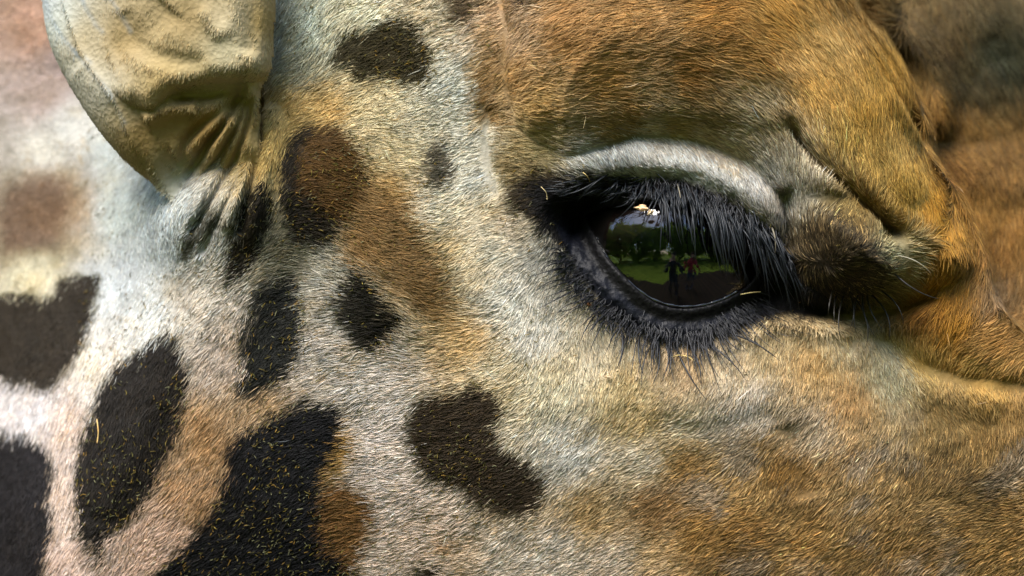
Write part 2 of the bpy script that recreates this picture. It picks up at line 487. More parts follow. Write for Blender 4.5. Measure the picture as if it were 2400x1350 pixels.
# ---- coat colours
def C(h): return srgb(h)
BASE = [(30, 20, 'ab8c7c'), (95, 100, '8d8084'), (40, 190, 'a39490'), (100, 270, 'c6c8c4'), (230, 330, 'bcc5c4'), (50, 340, 'c2c1b8'), (60, 430, '75635b'), (110, 480, '9a8c80'), (40, 540, '54463e'),
        (20, 620, 'bdb9a0'), (250, 480, 'bfc8c4'), (380, 560, 'bfc8ca'), (250, 650, 'c0c7c9'), (330, 720, 'c4c8c6'), (230, 860, 'c3c0b8'), (40, 970, 'c6c3c4'), (140, 1000, 'bcaea4'),
        (130, 1200, 'c0b0a4'), (120, 1320, 'c0aca0'), (450, 700, 'bdb7ab'),
        (690, 60, '98a096'), (700, 150, '82847a'), (740, 40, 'b9c2b2'), (800, 40, 'c3bfa4'), (880, 20, 'cbcab2'), (960, 20, 'c2b89e'), (680, 230, 'a08a5c'), (640, 330, 'b09860'), (760, 250, 'b59a66'),
        (900, 240, 'b9ae8c'), (1000, 270, 'b8b49e'), (1080, 210, 'c4c7bc'), (1100, 320, 'c0beae'), (950, 360, 'b6ab8a'), (930, 450, 'a88c60'), (1130, 420, 'c2c3b8'), (1150, 520, 'b6ae98'),
        (1060, 480, 'c5c1ae'), (1170, 570, 'b8b4a2'), (1060, 580, 'b8a680'), (1100, 640, 'b9ae92'), (760, 610, '8c8b86'), (700, 580, '5e5c50'), (750, 700, '9a9894'), (740, 780, 'a39f9a'),
        (1200, 700, 'bab9ae'), (1180, 850, 'b9b097'), (1110, 800, 'b89d70'), (1250, 780, 'bbb9ae'), (1300, 900, 'c1baa0'), (1400, 790, 'b3aa94'), (1450, 930, 'bbab84'), (1500, 990, 'bba67c'),
        (1600, 870, 'b09a7c'), (1620, 980, 'bdb092'), (1350, 1050, 'bbb9b0'), (1500, 1080, 'bab2a0'), (1400, 1200, '9d8766'), (1550, 1180, '7a5c36'), (1620, 1090, '866a42'), (1650, 1250, '86683e'),
        (1300, 1280, 'bdb4a6'), (1000, 1250, 'b8a898'), (950, 1180, 'bdb2a8'), (900, 900, 'bab3a9'), (850, 860, 'a8a49e'), (930, 1030, 'c2b9b1'), (600, 950, 'a08a72'), (500, 1020, '9c8064'),
        (480, 1150, 'a0846a'), (400, 1260, 'b89f8e'), (560, 830, 'a89c92'), (1450, 1320, 'b8ab9a'), (1560, 1330, 'a88f6c'),
        (1700, 850, 'bbaf98'), (1800, 810, 'ad9c7c'), (1900, 850, 'a58a62'), (1970, 800, 'b2a588'), (2080, 870, 'c8c0a0'), (2000, 930, 'a1825c'), (2200, 950, '8f7853'), (1750, 950, 'b6b0a6'),
        (1900, 1000, '9a8d7e'), (1850, 1100, '735932'), (2000, 1100, '8d7656'), (2200, 1100, '7d6746'), (2350, 1000, '8a704a'), (2350, 1250, '846a44'), (2100, 1280, '866c48'), (1900, 1280, '8c714a'),
        (1750, 1250, '80633a'), (2300, 860, 'a0844f'), (2350, 780, 'a07c4c'), (2150, 830, 'a58a50'), (1760, 1050, '937c58'),
        (1225, 60, 'b9a186'), (1220, 180, 'aa8c64'), (1350, 60, 'a6835a'), (1500, 60, '9e7c52'), (1700, 40, '987240'), (1850, 60, 'a27e46'), (1450, 200, '9a7848'), (1650, 200, '8e6c3e'),
        (1800, 150, '9e7c4c'), (1300, 260, 'a48758'), (1500, 280, '886a3c'), (1700, 300, '8f7c5a'), (1300, 330, '948764'), (1450, 315, '8c7244'), (1600, 305, '907d52'), (1800, 300, 'a2967e'),
        (1750, 350, 'b0a690'), (1870, 420, 'a9a08c'), (1920, 250, 'a8874f'), (1980, 350, 'a4894f'), (2050, 300, '9c7c40'), (2060, 420, '9e844e'), (2130, 480, 'a38444'), (2200, 520, '9c732e'),
        (1950, 120, 'ab8e5c'), (2000, 60, '80653c'), (2090, 200, '8f7038'), (2220, 250, '65491f'), (2250, 400, '65471f'), (2200, 650, '95661c'), (2250, 750, '936926'), (2150, 720, '7c5422'),
        (2350, 550, '7a5a30'), (2350, 700, '75604a'), (2300, 150, '332e1d'), (2200, 80, '3e3420'), (2380, 80, '2b2d20'), (2380, 350, '5f4724'), (2280, 500, '7e5e30'),  # top-right points: dark hair, with deep shadow also painted into the colour
        (1400, 378, 'a4a8a4'), (1450, 380, 'aab0b0'), (1560, 395, 'c4c6c2'), (1650, 410, 'c6c8c4'), (1740, 450, 'babbb6'), (1500, 352, 'c0c4c2'), (1600, 372, 'cccdc8'), (1700, 412, 'c0c2be'), (1770, 455, 'bcbcb8'), (1830, 510, 'a8a6a2'), (1550, 332, 'bcb09e'), (1680, 352, 'b8aa96'),
        (1850, 450, 'a3a39e'), (1200, 540, '9c9284'), (1270, 600, '8a8a88'), (1210, 400, '8a7a5a'),
        (1900, 560, '54462a'), (1980, 620, '54462c'), (1920, 650, '463a22'), (2050, 655, '736240'), (1990, 550, '66542f'), (2085, 600, 'a8a284'), (1960, 500, '7a6840')]
BASE = [(x, y, C(h)) for x, y, h in BASE]
KC = field_big(BASE, L, 3.6, 22)
SPOTS = [  # (colour, softness, outline)
    ('35301f', 9, [(800, 90), (850, 60), (930, 45), (1000, 55), (1025, 110), (1005, 180), (930, 188), (850, 185), (830, 150), (795, 140)]),
    ('5a4d3e', 12, [(1065, -30), (1140, -30), (1130, 35), (1095, 60), (1060, 40)]),
    ('332a28', 8, [(1228, -40), (1300, -40), (1270, 5), (1235, 28)]),
    ('7a5f3a', 30, [(1160, 80), (1180, 130), (1165, 200), (1200, 250), (1205, 300), (1130, 270), (1110, 190), (1140, 120)]),
    ('7b6446', 28, [(850, 470), (900, 430), (990, 510), (1050, 600), (1092, 690), (1075, 770), (1010, 750), (940, 700), (890, 650), (820, 590)]),
    ('4f3b21', 14, [(700, 305), (765, 285), (830, 308), (868, 370), (875, 440), (850, 510), (790, 535), (715, 520), (690, 440), (688, 370)]),
    ('231f1a', 14, [(688, 300), (750, 280), (728, 340), (716, 420), (752, 480), (815, 530), (790, 585), (705, 580), (668, 505), (668, 380)]),
    ('57524a', 9, [(1040, 325), (1070, 380), (1060, 425), (1045, 447), (1010, 400), (1005, 360)]),
    ('231f18', 8, [(610, 415), (640, 430), (645, 500), (625, 580), (580, 640), (545, 660), (540, 600), (560, 510), (590, 440)]),
    ('4c4c48', 9, [(500, 475), (530, 490), (520, 530), (480, 570), (440, 612), (413, 612), (420, 570), (460, 520)]),
    ('6a584d', 46, [(-80, 430), (20, 400), (95, 425), (120, 480), (85, 535), (10, 580), (-80, 600)]),
    ('2b2621', 10, [(-80, 690), (60, 690), (100, 652), (190, 645), (202, 680), (180, 780), (160, 840), (110, 902), (40, 915), (-80, 880)]),
    ('211e1d', 9, [(370, 780), (430, 800), (447, 870), (440, 960), (400, 1080), (350, 1160), (290, 1240), (250, 1270), (225, 1335), (195, 1270), (170, 1180), (175, 1080), (200, 960), (240, 880), (300, 830)]),
    ('201e22', 9, [(-100, 1050), (60, 1040), (100, 1070), (106, 1150), (95, 1420), (-100, 1420)]),
    ('1b1c1b', 12, [(645, 640), (708, 680), (716, 780), (704, 860), (645, 905), (580, 922), (568, 860), (580, 760), (610, 690)]),
    ('1e1c16', 10, [(850, 632), (890, 670), (940, 720), (962, 770), (920, 812), (880, 826), (830, 790), (800, 740), (808, 690)]),
    ('6b4f30', 16, [(790, 1120), (860, 1160), (900, 1212), (872, 1270), (850, 1345), (800, 1400), (740, 1230)]),
    ('94784c', 18, [(800, 975), (840, 1010), (830, 1080), (780, 1130), (760, 1100)]),
    ('16161a', 9, [(700, 945), (780, 950), (827, 975), (800, 1050), (772, 1130), (758, 1220), (785, 1290), (828, 1400), (350, 1400), (420, 1290), (500, 1200), (530, 1080), (560, 1010), (620, 980)]),
    ('332a20', 12, [(1000, 932), (1100, 905), (1180, 920), (1192, 960), (1172, 1000), (1210, 1050), (1270, 1110), (1287, 1160), (1250, 1212), (1190, 1216), (1130, 1190), (1100, 1150), (1020, 1130), (975, 1060), (958, 1010)]),
    ('2e2820', 8, [(985, 1335), (1020, 1325), (1055, 1345), (1040, 1400), (980, 1400)]),
    ('3a3226', 36, [(1855, 555), (1905, 510), (1990, 535), (2045, 590), (2075, 655), (2000, 698), (1900, 692)]),
    ('3a322a', 12, [(-420, 380), (-250, 350), (-190, 470), (-260, 600), (-400, 580), (-460, 480)]),
    ('332c26', 12, [(-380, 760), (-230, 740), (-200, 900), (-330, 980), (-450, 900)]),
    ('332c26', 12, [(-760, 300), (-560, 260), (-540, 430), (-650, 560), (-800, 480)]),
    ('332c26', 12, [(-820, 700), (-600, 680), (-560, 880), (-700, 1000), (-860, 900)]),
    ('2b2622', 12, [(-500, 1120), (-260, 1080), (-230, 1300), (-420, 1420), (-560, 1300)]),
    ('3a322a', 12, [(-420, 0), (-260, -60), (-220, 120), (-330, 220), (-450, 160)]),
    ('3a3020', 16, [(1205, 420), (1260, 398), (1350, 408), (1380, 430), (1300, 530), (1240, 520), (1200, 470)]),
    ('151416', 18, [(1245, 430), (1350, 412), (1480, 412), (1600, 424), (1700, 458), (1790, 525), (1850, 610), (1950, 690), (2040, 716), (1950, 742), (1850, 740), (1760, 752), (1700, 785),
                    (1620, 805), (1540, 790), (1440, 750), (1374, 686), (1326, 620), (1296, 560), (1250, 520), (1235, 470)]),
]
wx = X + 40 * fbm(X, Y, 50, 31) + 22 * fbm(X, Y, 16, 33); wy = Y + 40 * fbm(X, Y, 50, 37) + 22 * fbm(X, Y, 16, 39)
DARK = np.zeros(X.shape)
for hx, soft, poly in SPOTS:
    xs = [p[0] for p in poly]; ys = [p[1] for p in poly]
    i0 = max(int((min(xs) - 90 - L.x0) / L.st), 0); i1 = min(int((max(xs) + 90 - L.x0) / L.st), L.nx)
    j0 = max(int((min(ys) - 90 - L.y0) / L.st), 0); j1 = min(int((max(ys) + 90 - L.y0) / L.st), L.ny)
    w = (slice(j0, j1), slice(i0, i1))
    m = smooth(0.5 - sdf(smooth_poly(poly, 3), wx[w], wy[w]) / (2 * soft))
    c = C(hx)
    KC[w] = KC[w] * (1 - m[..., None]) + c * m[..., None]
    DARK[w] = np.maximum(DARK[w], m * (c.mean() < 0.06))
# lasting stains and dust in the pale coat
dust = smooth((fbm(X, Y, 90, 41, 4) - 0.03) / 0.2) * 0.35
KC = KC * (1 - dust[..., None]) + KC * np.array([0.96, 0.82, 0.58]) * dust[..., None]
KC *= (1 + 0.5 * fbm(X, Y, 26, 77, 2))[..., None]
speck = smooth((fbm(X, Y, 20, 81, 2) - 0.2) / 0.12) * smooth((fbm(X, Y, 200, 83) + 0.12) / 0.2) * (1 - DARK) * 0.6
KC = KC * (1 - speck[..., None]) + KC * np.array([0.82, 0.62, 0.36]) * speck[..., None]
lum = KC.mean(-1, keepdims=True)
pale = smooth((lum - 0.2) / 0.22)
KC = np.clip(KC * (np.array([1.05, 0.99, 0.83]) * (1 - pale) + np.array([1.05, 1.0, 0.97]) * pale), 0, 0.82)
mot = smooth((X - 1480) / 200) * smooth((Y - 900) / 120)
mo = fbm(X, Y, 130, 91, 3)
KC *= (1 + mot * 0.9 * mo)[..., None]
gr = (mot * smooth((fbm(X, Y, 90, 95, 3) - 0.02) / 0.15) * 0.45)[..., None]
KC = KC * (1 - gr) + (KC.mean(-1, keepdims=True) * np.array([1.12, 1.03, 0.92])) * gr
PEP = 0.9 * smooth(0.5 - sdf([(1850, 520), (1905, 480), (1990, 520), (2060, 580), (2090, 660), (2000, 705), (1890, 695)], X, Y) / 60)
PEP = np.maximum(PEP, 0.35 * blob(1900, 360, 220, 130, 40, X, Y))
PEP = np.maximum(PEP, ridge(LID, X, Y, 60, 0.15))
PEP = np.maximum(PEP, 0.3 * smooth((X - 1500) / 300) * smooth((Y - 950) / 100))
ALB = 0.98                  # apparent tone to hair reflectance
bare = smooth((68 - E) / 14) * smooth((Y - 500 + 0.2 * (1400 - X)) / 40) * smooth((1790 - X) / 60)
bare = np.maximum(bare, smooth((14 - E) / 8))
# skin under the coat: grey-brown, bare blue-grey leather on the lower lid, black at its wet rim
SK = KC * 0.55
leather = C('0d0e14') * (0.6 + 1.1 * vnoise(X, Y, 22, 61)[..., None])
lid_in = smooth((E - 14) / 14)[..., None]
SKB = C('0c0b0c') * (1 - lid_in) + leather * lid_in
SK = SK * (1 - bare[..., None]) + SKB * bare[..., None]

V, Q = grid_mesh('head', L, H)
# back of the head: the rim of the sheet is carried round and closed
idx = np.arange(L.nx * L.ny).reshape(L.ny, L.nx)
loop = np.concatenate([idx[0, :-1], idx[:-1, -1], idx[-1, :0:-1], idx[:0:-1, 0]])
rim_pts = V[loop].copy()
cen = rim_pts.mean(0)
rings = []
nv = len(V); extra = []; equads = []
prev = loop
for k, (sc_, dy) in enumerate([(0.97, 0.05), (0.85, 0.10), (0.6, 0.14), (0.3, 0.155), (0.02, 0.16)]):
    p = cen + (rim_pts - cen) * [sc_, 0, sc_]
    p[:, 1] = rim_pts[:, 1] * (1 - k / 4) + rim_pts[:, 1].mean() * k / 4 + dy
    ids = nv + np.arange(len(loop)); nv += len(loop)
    extra.append(p)
    equads.append(np.stack([prev, np.roll(prev, -1), np.roll(ids, -1), ids], -1))
    prev = ids
V2 = np.concatenate([V] + extra); Q2 = np.concatenate([Q] + equads)
hm = mesh_from_arrays('head', V2, Q2)
pad = np.tile(C('8d7656') * 0.6, (len(V2) - len(V), 1))
set_color(hm, 'skin_color', np.concatenate([SK.reshape(-1, 3), pad]))
ga = hm.attributes.new('skin_gloss', 'FLOAT', 'POINT')
ga.data.foreach_set('value', np.concatenate([bare.ravel(), np.zeros(len(pad))]).astype(np.float32))
hm.materials.append(M_SKIN)
head = link(bpy.data.objects.new('head', hm), giraffe)

# ---- how the coat lies: tip direction at points of the face
DIRS = [(1250, 100, -1, .45), (1450, 60, -1, .35), (1350, 160, -1, .35), (1500, 200, -1, .12), (1350, 280, -1, .05), (1600, 280, -1, -.05), (1700, 150, -1, -.2), (1650, 40, -1, .1), (1850, 120, -.75, -.6),
        (1950, 250, -.45, -.9), (2000, 400, -.35, -.95), (2080, 280, -.35, -.95), (2130, 480, -.4, -.9), (1760, 320, -.8, -.55), (1800, 400, -.6, -.8), (1850, 430, -.05, -1), (1895, 465, .5, -.85),
        (1450, 395, -.45, -.9), (1600, 385, -.4, -.92), (1700, 420, -.5, -.85), (1790, 480, -.55, -.83), (1360, 385, -.8, -.5), (1500, 345, -.5, -.85), (1650, 345, -.6, -.8),
        (1900, 560, -.2, -.8), (1960, 600, .3, -.3), (1900, 650, -.5, .8), (1990, 685, .1, 1), (2080, 655, .6, .7), (2085, 595, .9, -.2), (1960, 500, .2, -.9), (2030, 560, .4, -.8), (2040, 640, .3, .8),
        (1220, 560, -1, .45), (1300, 640, -.25, .95), (1400, 780, .25, .95), (1250, 700, -.45, .9), (1150, 650, -.8, .6), (1130, 800, -.85, .5), (1110, 870, -1, .2), (1300, 850, -.2, 1), (1400, 880, 0, 1),
        (1550, 880, -.55, .85), (1700, 860, -.15, 1), (1700, 950, -.7, .7), (1600, 1020, -.85, .5), (1500, 1100, -.85, .5), (1650, 1150, -.97, .2), (1750, 1250, -.9, .4), (1850, 1050, -.6, .8),
        (1850, 1130, -.5, .85), (1900, 900, -.3, .95), (2000, 900, .15, 1), (2100, 880, .35, .95), (2250, 950, .3, .95), (2350, 1000, .1, 1), (2150, 1080, -.4, .9), (2200, 1180, -.8, .5), (2350, 1170, -1, .2),
        (2050, 1200, -.6, .75), (2300, 1300, -.9, .4), (1950, 1300, -.85, .5), (1800, 780, .1, 1), (2000, 770, .2, 1),
        (1100, 300, -.95, .25), (1150, 430, -.85, .5), (950, 400, -.95, -.1), (900, 500, -.9, -.4), (900, 620, -.75, -.65), (980, 720, -.72, -.7), (760, 600, -.95, -.2), (850, 780, -1, 0), (700, 700, -1, .3),
        (750, 850, -1, .25), (600, 750, -.4, .9), (560, 900, -.4, .9), (480, 1100, -.5, .85), (300, 1000, -.2, 1), (650, 1150, -.7, .7), (900, 1000, -1, .1), (850, 1200, -1, 0), (1050, 1000, -1, .1),
        (1200, 1150, -.9, .25), (1000, 1300, -1, .1), (1300, 1050, -.75, .6), (1230, 950, -.9, .45), (1350, 1200, -.85, .5), (1050, 620, -.85, .3), (1450, 1280, -.9, .3), (1080, 760, -.9, -.2),
        (900, 120, -.95, .3), (760, 120, -.6, .8), (720, 60, -.6, .8), (800, 250, -.9, .3), (1000, 200, -.92, .3), (650, 350, -.3, .9), (590, 500, -.2, 1), (200, 600, -.2, 1), (100, 1000, -.1, 1),
        (800, 400, -.9, -.1), (1300, 420, -.95, -.15), (1220, 480, -1, .1), (2250, 300, .3, .95), (2250, 650, -.3, .9), (2350, 500, .2, 1), (2300, 120, .5, .85), (2200, 720, -.6, .8), (2330, 800, -.9, .3),
        (1330, 600, -.7, .7), (1400, 730, -.6, .8), (1550, 800, -.1, 1), (1700, 770, .3, .9), (1850, 730, .1, 1)]
DF = field_big([(x, y, np.array([a, b]) / math.hypot(a, b)) for x, y, a, b in DIRS], L, 3.0, 30)
LENS = [(1400, 100, 62), (1700, 150, 62), (1900, 200, 52), (2050, 300, 50), (1300, 280, 55), (1500, 300, 46), (1550, 380, 24), (1700, 420, 24), (1800, 400, 42), (1960, 600, 34), (1990, 690, 44), (2085, 600, 46),
        (1250, 600, 27), (1300, 800, 27), (1500, 900, 27), (1700, 900, 29), (2000, 900, 31), (2200, 1100, 33), (1800, 1200, 34), (1400, 1200, 32), (1100, 1000, 36), (900, 500, 42), (950, 700, 44), (1050, 300, 34),
        (800, 700, 46), (600, 900, 38), (300, 1000, 34), (200, 600, 20), (100, 300, 18), (600, 500, 26), (800, 120, 40), (1350, 440, 34), (2300, 300, 60), (2300, 700, 55), (2330, 100, 80), (1250, 60, 55)]
LF = field_big([(x, y, np.array([float(v)])) for x, y, v in LENS], L, 3.0, 40)[..., 0]

def grow(n, box, Lt, Hs, GX, GY, colour, direction, length, reject, seed, lift=(0.08, 0.21), rad=0.68, clump=20, clump_pull=0.42, jitter=0.15, tone=0.22, npts=5, mixing=1.0, kink=0.10):
    r = np.random.default_rng(seed)
    x = r.uniform(box[0], box[1], n); y = r.uniform(box[2], box[3], n)
    k = r.random(n) > reject(x, y)
    x, y = x[k], y[k]; n = len(x)
    # keep steep places as densely covered as flat ones
    gx = Lt.at(GX, x, y); gy = Lt.at(GY, x, y); h = Lt.at(Hs, x, y)
    N = np.stack([-gx, -gy, np.ones(n)], -1); N /= np.linalg.norm(N, axis=1)[:, None]
    d = Lt.at(direction, x, y)
    a = np.arctan2(d[:, 1], d[:, 0]) + 0.7 * fbm(x, y, 80, seed + 3, 2) + r.normal(0, jitter, n)
    t = np.stack([np.cos(a), np.sin(a), np.zeros(n)], -1)
    t = t - (t * N).sum(1)[:, None] * N
    t /= np.linalg.norm(t, axis=1)[:, None]
    side = np.cross(N, t)
    ln = 0.7 * Lt.at(length, x, y) * np.exp(r.normal(0, 0.22, n)) * (0.9 + 0.5 * fbm(x, y, 60, seed + 8))
    lf = r.uniform(lift[0], lift[1], n)
    bend = r.normal(0, kink, n)
    root = np.stack([x, y, h], -1) - N * 1.5
    s = np.linspace(0, 1, npts)
    P = root[:, None, :] + (s[None, :, None] * ln[:, None, None]) * t[:, None, :]
    up = (lf * ln)[:, None] * (1.55 * s - 0.75 * s ** 2)[None, :]
    P += up[..., None] * N[:, None, :]
    P += ((bend * ln)[:, None] * (s ** 2)[None, :])[..., None] * side[:, None, :]
    # tips gather into locks
    if clump:
        cxi = np.floor((x + clump * 0.5 * fbm(x, y, 90, 3)) / clump); cyi = np.floor(y / (clump * 0.7))
        hsh = np.modf(np.sin(cxi * 12.9898 + cyi * 78.233) * 43758.5453)[0] % 1.0
        hs2 = np.modf(np.sin(cxi * 39.346 + cyi * 11.135) * 24634.6345)[0] % 1.0
        ccx = (cxi + 0.2 + 0.6 * hsh) * clump; ccy = (cyi + 0.2 + 0.6 * hs2) * clump * 0.7
        off = np.stack([ccx - x, ccy - y, np.zeros(n)], -1)
        off = off - (off * N).sum(1)[:, None] * N
        P += (s ** 1.5)[None, :, None] * off[:, None, :] * clump_pull * r.uniform(0.3, 1, n)[:, None, None]
        ltone = 1 + 0.22 * (hsh - 0.5) * 2 * 0.6
    else:
        ltone = 1
    sh = r.normal(0, 10, (2, n)) * mixing
    c = Lt.at(colour, x + sh[0], y + sh[1]) * ALB
    br = np.exp(r.normal(0, 1, n) * (tone + (0.75 * L.at(PEP, x, y) if Lt is L else 0))) * ltone
    # a few bleached and a few dark hairs among the rest
    br = np.where(r.random(n) < 0.05, br * 1.35, br); br = np.where(r.random(n) < 0.10, br * 0.5, br)
    c = np.clip(c * br[:, None], 0.004, 0.86)
    warm = r.normal(0, 0.05, n)
    c[:, 0] *= 1 + warm; c[:, 2] *= 1 - warm
    R = rad * np.exp(r.normal(0, 0.15, n))[:, None] * np.array([0.8, 1.0, 0.95, 0.7, 0.18])[None, :]
    W = np.stack([(P[..., 0] - 1200) * S, -P[..., 2] * S, -(P[..., 1] - 675) * S], -1)
    return W, R * S, c

def rej_head(x, y):
    b = L.at(bare, x, y)
    e = L.at(E, x, y)
    out = (x < -30) | (x > 2430) | (y < -30) | (y > 1380)
    p = np.where(out, 0.55, 0.0)
    p = np.where((x < -170) | (x > 2570) | (y < -170) | (y > 1520), 0.8, p)
    p = np.where(x < 420, np.maximum(p, 0.3), p)
    p = np.maximum(p, np.clip(b * 1.02, 0, 1) - 0.0)
    return np.where(e < 4, 1.0, p)

W, Rr, Cc = grow(1000000, (-560, 2760, -330, 1680), L, H, HX, HY, KC, DF, LF, rej_head, 101)
fur = hair_object('fur', W, Rr, Cc, M_FUR, head)
tag(fur, kind='stuff')

# stray longer hairs standing off the coat
W, Rr, Cc = grow(40, (450, 2350, -20, 1370), L, H, HX, HY, np.clip(KC * 1.5 + 0.12, 0, .7), DF, LF * 1.35, lambda x, y: np.maximum(rej_head(x, y), L.at(DARK, x, y) * 0.6), 202, lift=(0.2, 0.45), rad=0.7, clump=0, jitter=0.7)
tag(hair_object('stray_hair', W, Rr, Cc, M_FUR, head), kind='stuff')

# ------------------------------------------------------------------ ear
LE = Lattice(-60, 760, -720, 620, 4)
xe, ye = LE.X, LE.Y
EAR = smooth_poly([(300, -660), (150, -520), (70, -300), (75, -120), (90, 10), (105, 90), (138, 165), (195, 258), (252, 335), (312, 398), (380, 448), (440, 490), (510, 500), (575, 470), (606, 400), (612, 300),
                   (614, 215), (640, 165), (648, 60), (650, -100), (630, -300), (540, -520), (420, -640)], 4)
FLAP = smooth_poly([(300, -700), (700, -700), (652, -100), (650, 60), (641, 158), (610, 192), (560, 196), (480, 203), (410, 228), (350, 262), (260, 200), (170, 0), (160, -400)], 5)
de = -sdf(EAR, xe, ye)
df = -sdf(FLAP, xe, ye)
headH = L.at(H, xe.ravel(), ye.ravel()).reshape(xe.shape)
low = smooth((ye - 335) / 130) * smooth((xe - 350) / 110)
der = de + 70 * smooth((ye - 300) / 120) * smooth((xe - 340) / 80)
HE = 20 + 70 * np.sqrt(np.clip(1 - (1 - np.clip(der, 0, 70) / 70) ** 2, 0, 1))
HE += -130 * smooth((330 - xe) / 330) - 90 * smooth((ye - 180) / 330) * smooth((xe - 100) / 300)
HE += 64 * np.sqrt(np.clip(1 - (1 - np.clip(df, 0, 46) / 46) ** 2, 0, 1)) * smooth((xe - 230) / 180)
for pts, w, h in (([(590, 200), (500, 225), (405, 232)], 16, -20), ([(585, 205), (520, 265), (455, 320), (410, 395)], 13, -26), ([(575, 215), (530, 290), (480, 350), (425, 430)], 10, -26),
                  ([(585, 215), (560, 290), (520, 360), (470, 440)], 9, -26), ([(592, 215), (578, 300), (545, 390), (510, 460)], 8, -22), ([(545, 245), (490, 300), (440, 350), (405, 370)], 16, 18),
                  ([(560, 270), (510, 345), (455, 420)], 12, 14), ([(475, 255), (400, 260), (340, 290)], 20, 16), ([(420, 20), (350, 90), (260, 120)], 40, -18), ([(330, 230), (240, 210), (180, 150)], 34, 14),
                  ([(550, -40), (555, 50), (520, 80), (480, 20)], 24, 16), ([(600, -80), (605, 60), (590, 140)], 22, -16), ([(140, -40), (190, 110), (270, 230), (300, 300), (330, 380)], 9, 7),
                  ([(300, 20), (330, 110), (420, 150), (500, 160)], 24, -18)):
    HE += ridge(pts, xe, ye, w, h * (1.6 if min(p[1] for p in pts) > 190 else 0.7))
HE += 9 * fbm(xe, ye, 140, 71) + 2.5 * fbm(xe, ye, 34, 72)
HE = HE * (1 - low) + (headH - 16) * low
HEY, HEX = np.gradient(HE, LE.st)
EARC = [(120, 60, 'b9bbab'), (95, 20, 'b6bcb8'), (200, 100, 'a5967200'[:6]), (300, 100, '9a8352'), (450, 60, '988252'), (560, 60, 'aa9c78'), (620, 60, '92793c'), (610, 170, 'aa986c'), (540, 130, 'b2a782'), (400, 200, 'a48d56'),
        (300, 250, 'a39164'), (250, 220, 'aba590'), (400, 300, '997c3e'), (340, 330, '967a40'), (480, 300, '927334'), (350, 400, '927f48'), (520, 400, 'a88d50'), (430, 440, 'b2aa7c'), (570, 430, 'b09a60'),
        (160, 170, 'a9a48e'), (480, 180, 'b09c6a'), (300, -300, '9a8352'), (500, -300, 'a39060'), (590, 300, 'a58a4e')]
KE = field(([(x, y, C(h)) for x, y, h in EARC]), xe, ye, 3.2, 30) * np.array([0.97, 0.96, 0.98])
KE = KE.mean(-1, keepdims=True) + (KE - KE.mean(-1, keepdims=True)) * 0.88
lowc = smooth((ye - 330) / 110) * smooth((xe - 330) / 130)
lowc = (lowc * 0.9)[..., None]
KE = KE * (1 - lowc) + L.at(KC, xe.ravel(), ye.ravel()).reshape(xe.shape + (3,)) * lowc
for pts in ([(95, -20), (110, 25), (145, 85), (205, 155), (270, 232), (295, 290)], [(180, -20), (215, 35), (245, 80)], [(262, -10), (290, 40), (315, 80)], [(215, 150), (180, 120)]):
    d_, t_ = dline(smooth_poly(pts, 4, False), xe + 14 * fbm(xe, ye, 30, 5), ye)
    m = (0.75 * np.exp(-(d_ / 6) ** 2) * (0.5 + fbm(xe, ye, 40, 8)))[..., None]
    KE = KE * (1 - m) + C('7f8c96') * m
# front and back sheets joined along the outline
Vf = to_local(xe, ye, HE).reshape(-1, 3)
back = HE - 44 * np.sqrt(np.clip(de / 60, 0.02, 1)) - 10
Vb = to_local(xe, ye, back).reshape(-1, 3)
inside = de > 0
cell = inside[:-1, :-1] & inside[1:, :-1] & inside[1:, 1:] & inside[:-1, 1:]
ie = np.arange(LE.nx * LE.ny).reshape(LE.ny, LE.nx)
qf = np.stack([ie[:-1, :-1], ie[1:, :-1], ie[1:, 1:], ie[:-1, 1:]], -1)
qc = qf[cell]
# side walls between kept and dropped cells
pc = np.pad(cell, 1)
walls = []
for (sl, a, b) in ((pc[:-2, 1:-1], 3, 0), (pc[2:, 1:-1], 1, 2), (pc[1:-1, :-2], 0, 1), (pc[1:-1, 2:], 2, 3)):
    m = cell & ~sl
    A = qf[m][:, a]; B = qf[m][:, b]
    o_ = LE.nx * LE.ny
    walls.append(np.stack([B, A, A + o_, B + o_], -1))
allq = np.concatenate([qc, qc[:, ::-1] + LE.nx * LE.ny] + walls)
used, inv = np.unique(allq, return_inverse=True)
Vall = np.concatenate([Vf, Vb])[used]
em = mesh_from_arrays('ear', Vall, inv.reshape(-1, 4))
set_color(em, 'skin_color', (np.concatenate([KE.reshape(-1, 3)] * 2)[used]) * 0.8)
em.attributes.new('skin_gloss', 'FLOAT', 'POINT')
em.materials.append(M_SKIN)
ear = link(bpy.data.objects.new('ear', em), giraffe)
DE = np.zeros(xe.shape + (2,)); DE[..., 0] = -0.35; DE[..., 1] = 0.9
dey, dex = np.gradient(de, LE.st)
fr_ = (smooth((26 - de) / 20) * 1.6 * (1 - low))[..., None]
DE = DE - fr_ * np.stack([dex, dey], -1)
def rej_ear(x, y):
    return np.where(LE.at(de, x, y) < 2, 1.0, np.where(y < -40, 0.6, 0.0))
W, Rr, Cc = grow(100000, (60, 660, -250, 520), LE, HE, HEX, HEY, KE, DE, np.full(xe.shape, 19.0), rej_ear, 303, lift=(0.04, 0.13), rad=0.8, clump=18, clump_pull=0.25, jitter=0.16, tone=0.12, mixing=0.4)
tag(hair_object('ear_fur', W, Rr, Cc, M_FUR, ear), kind='stuff')

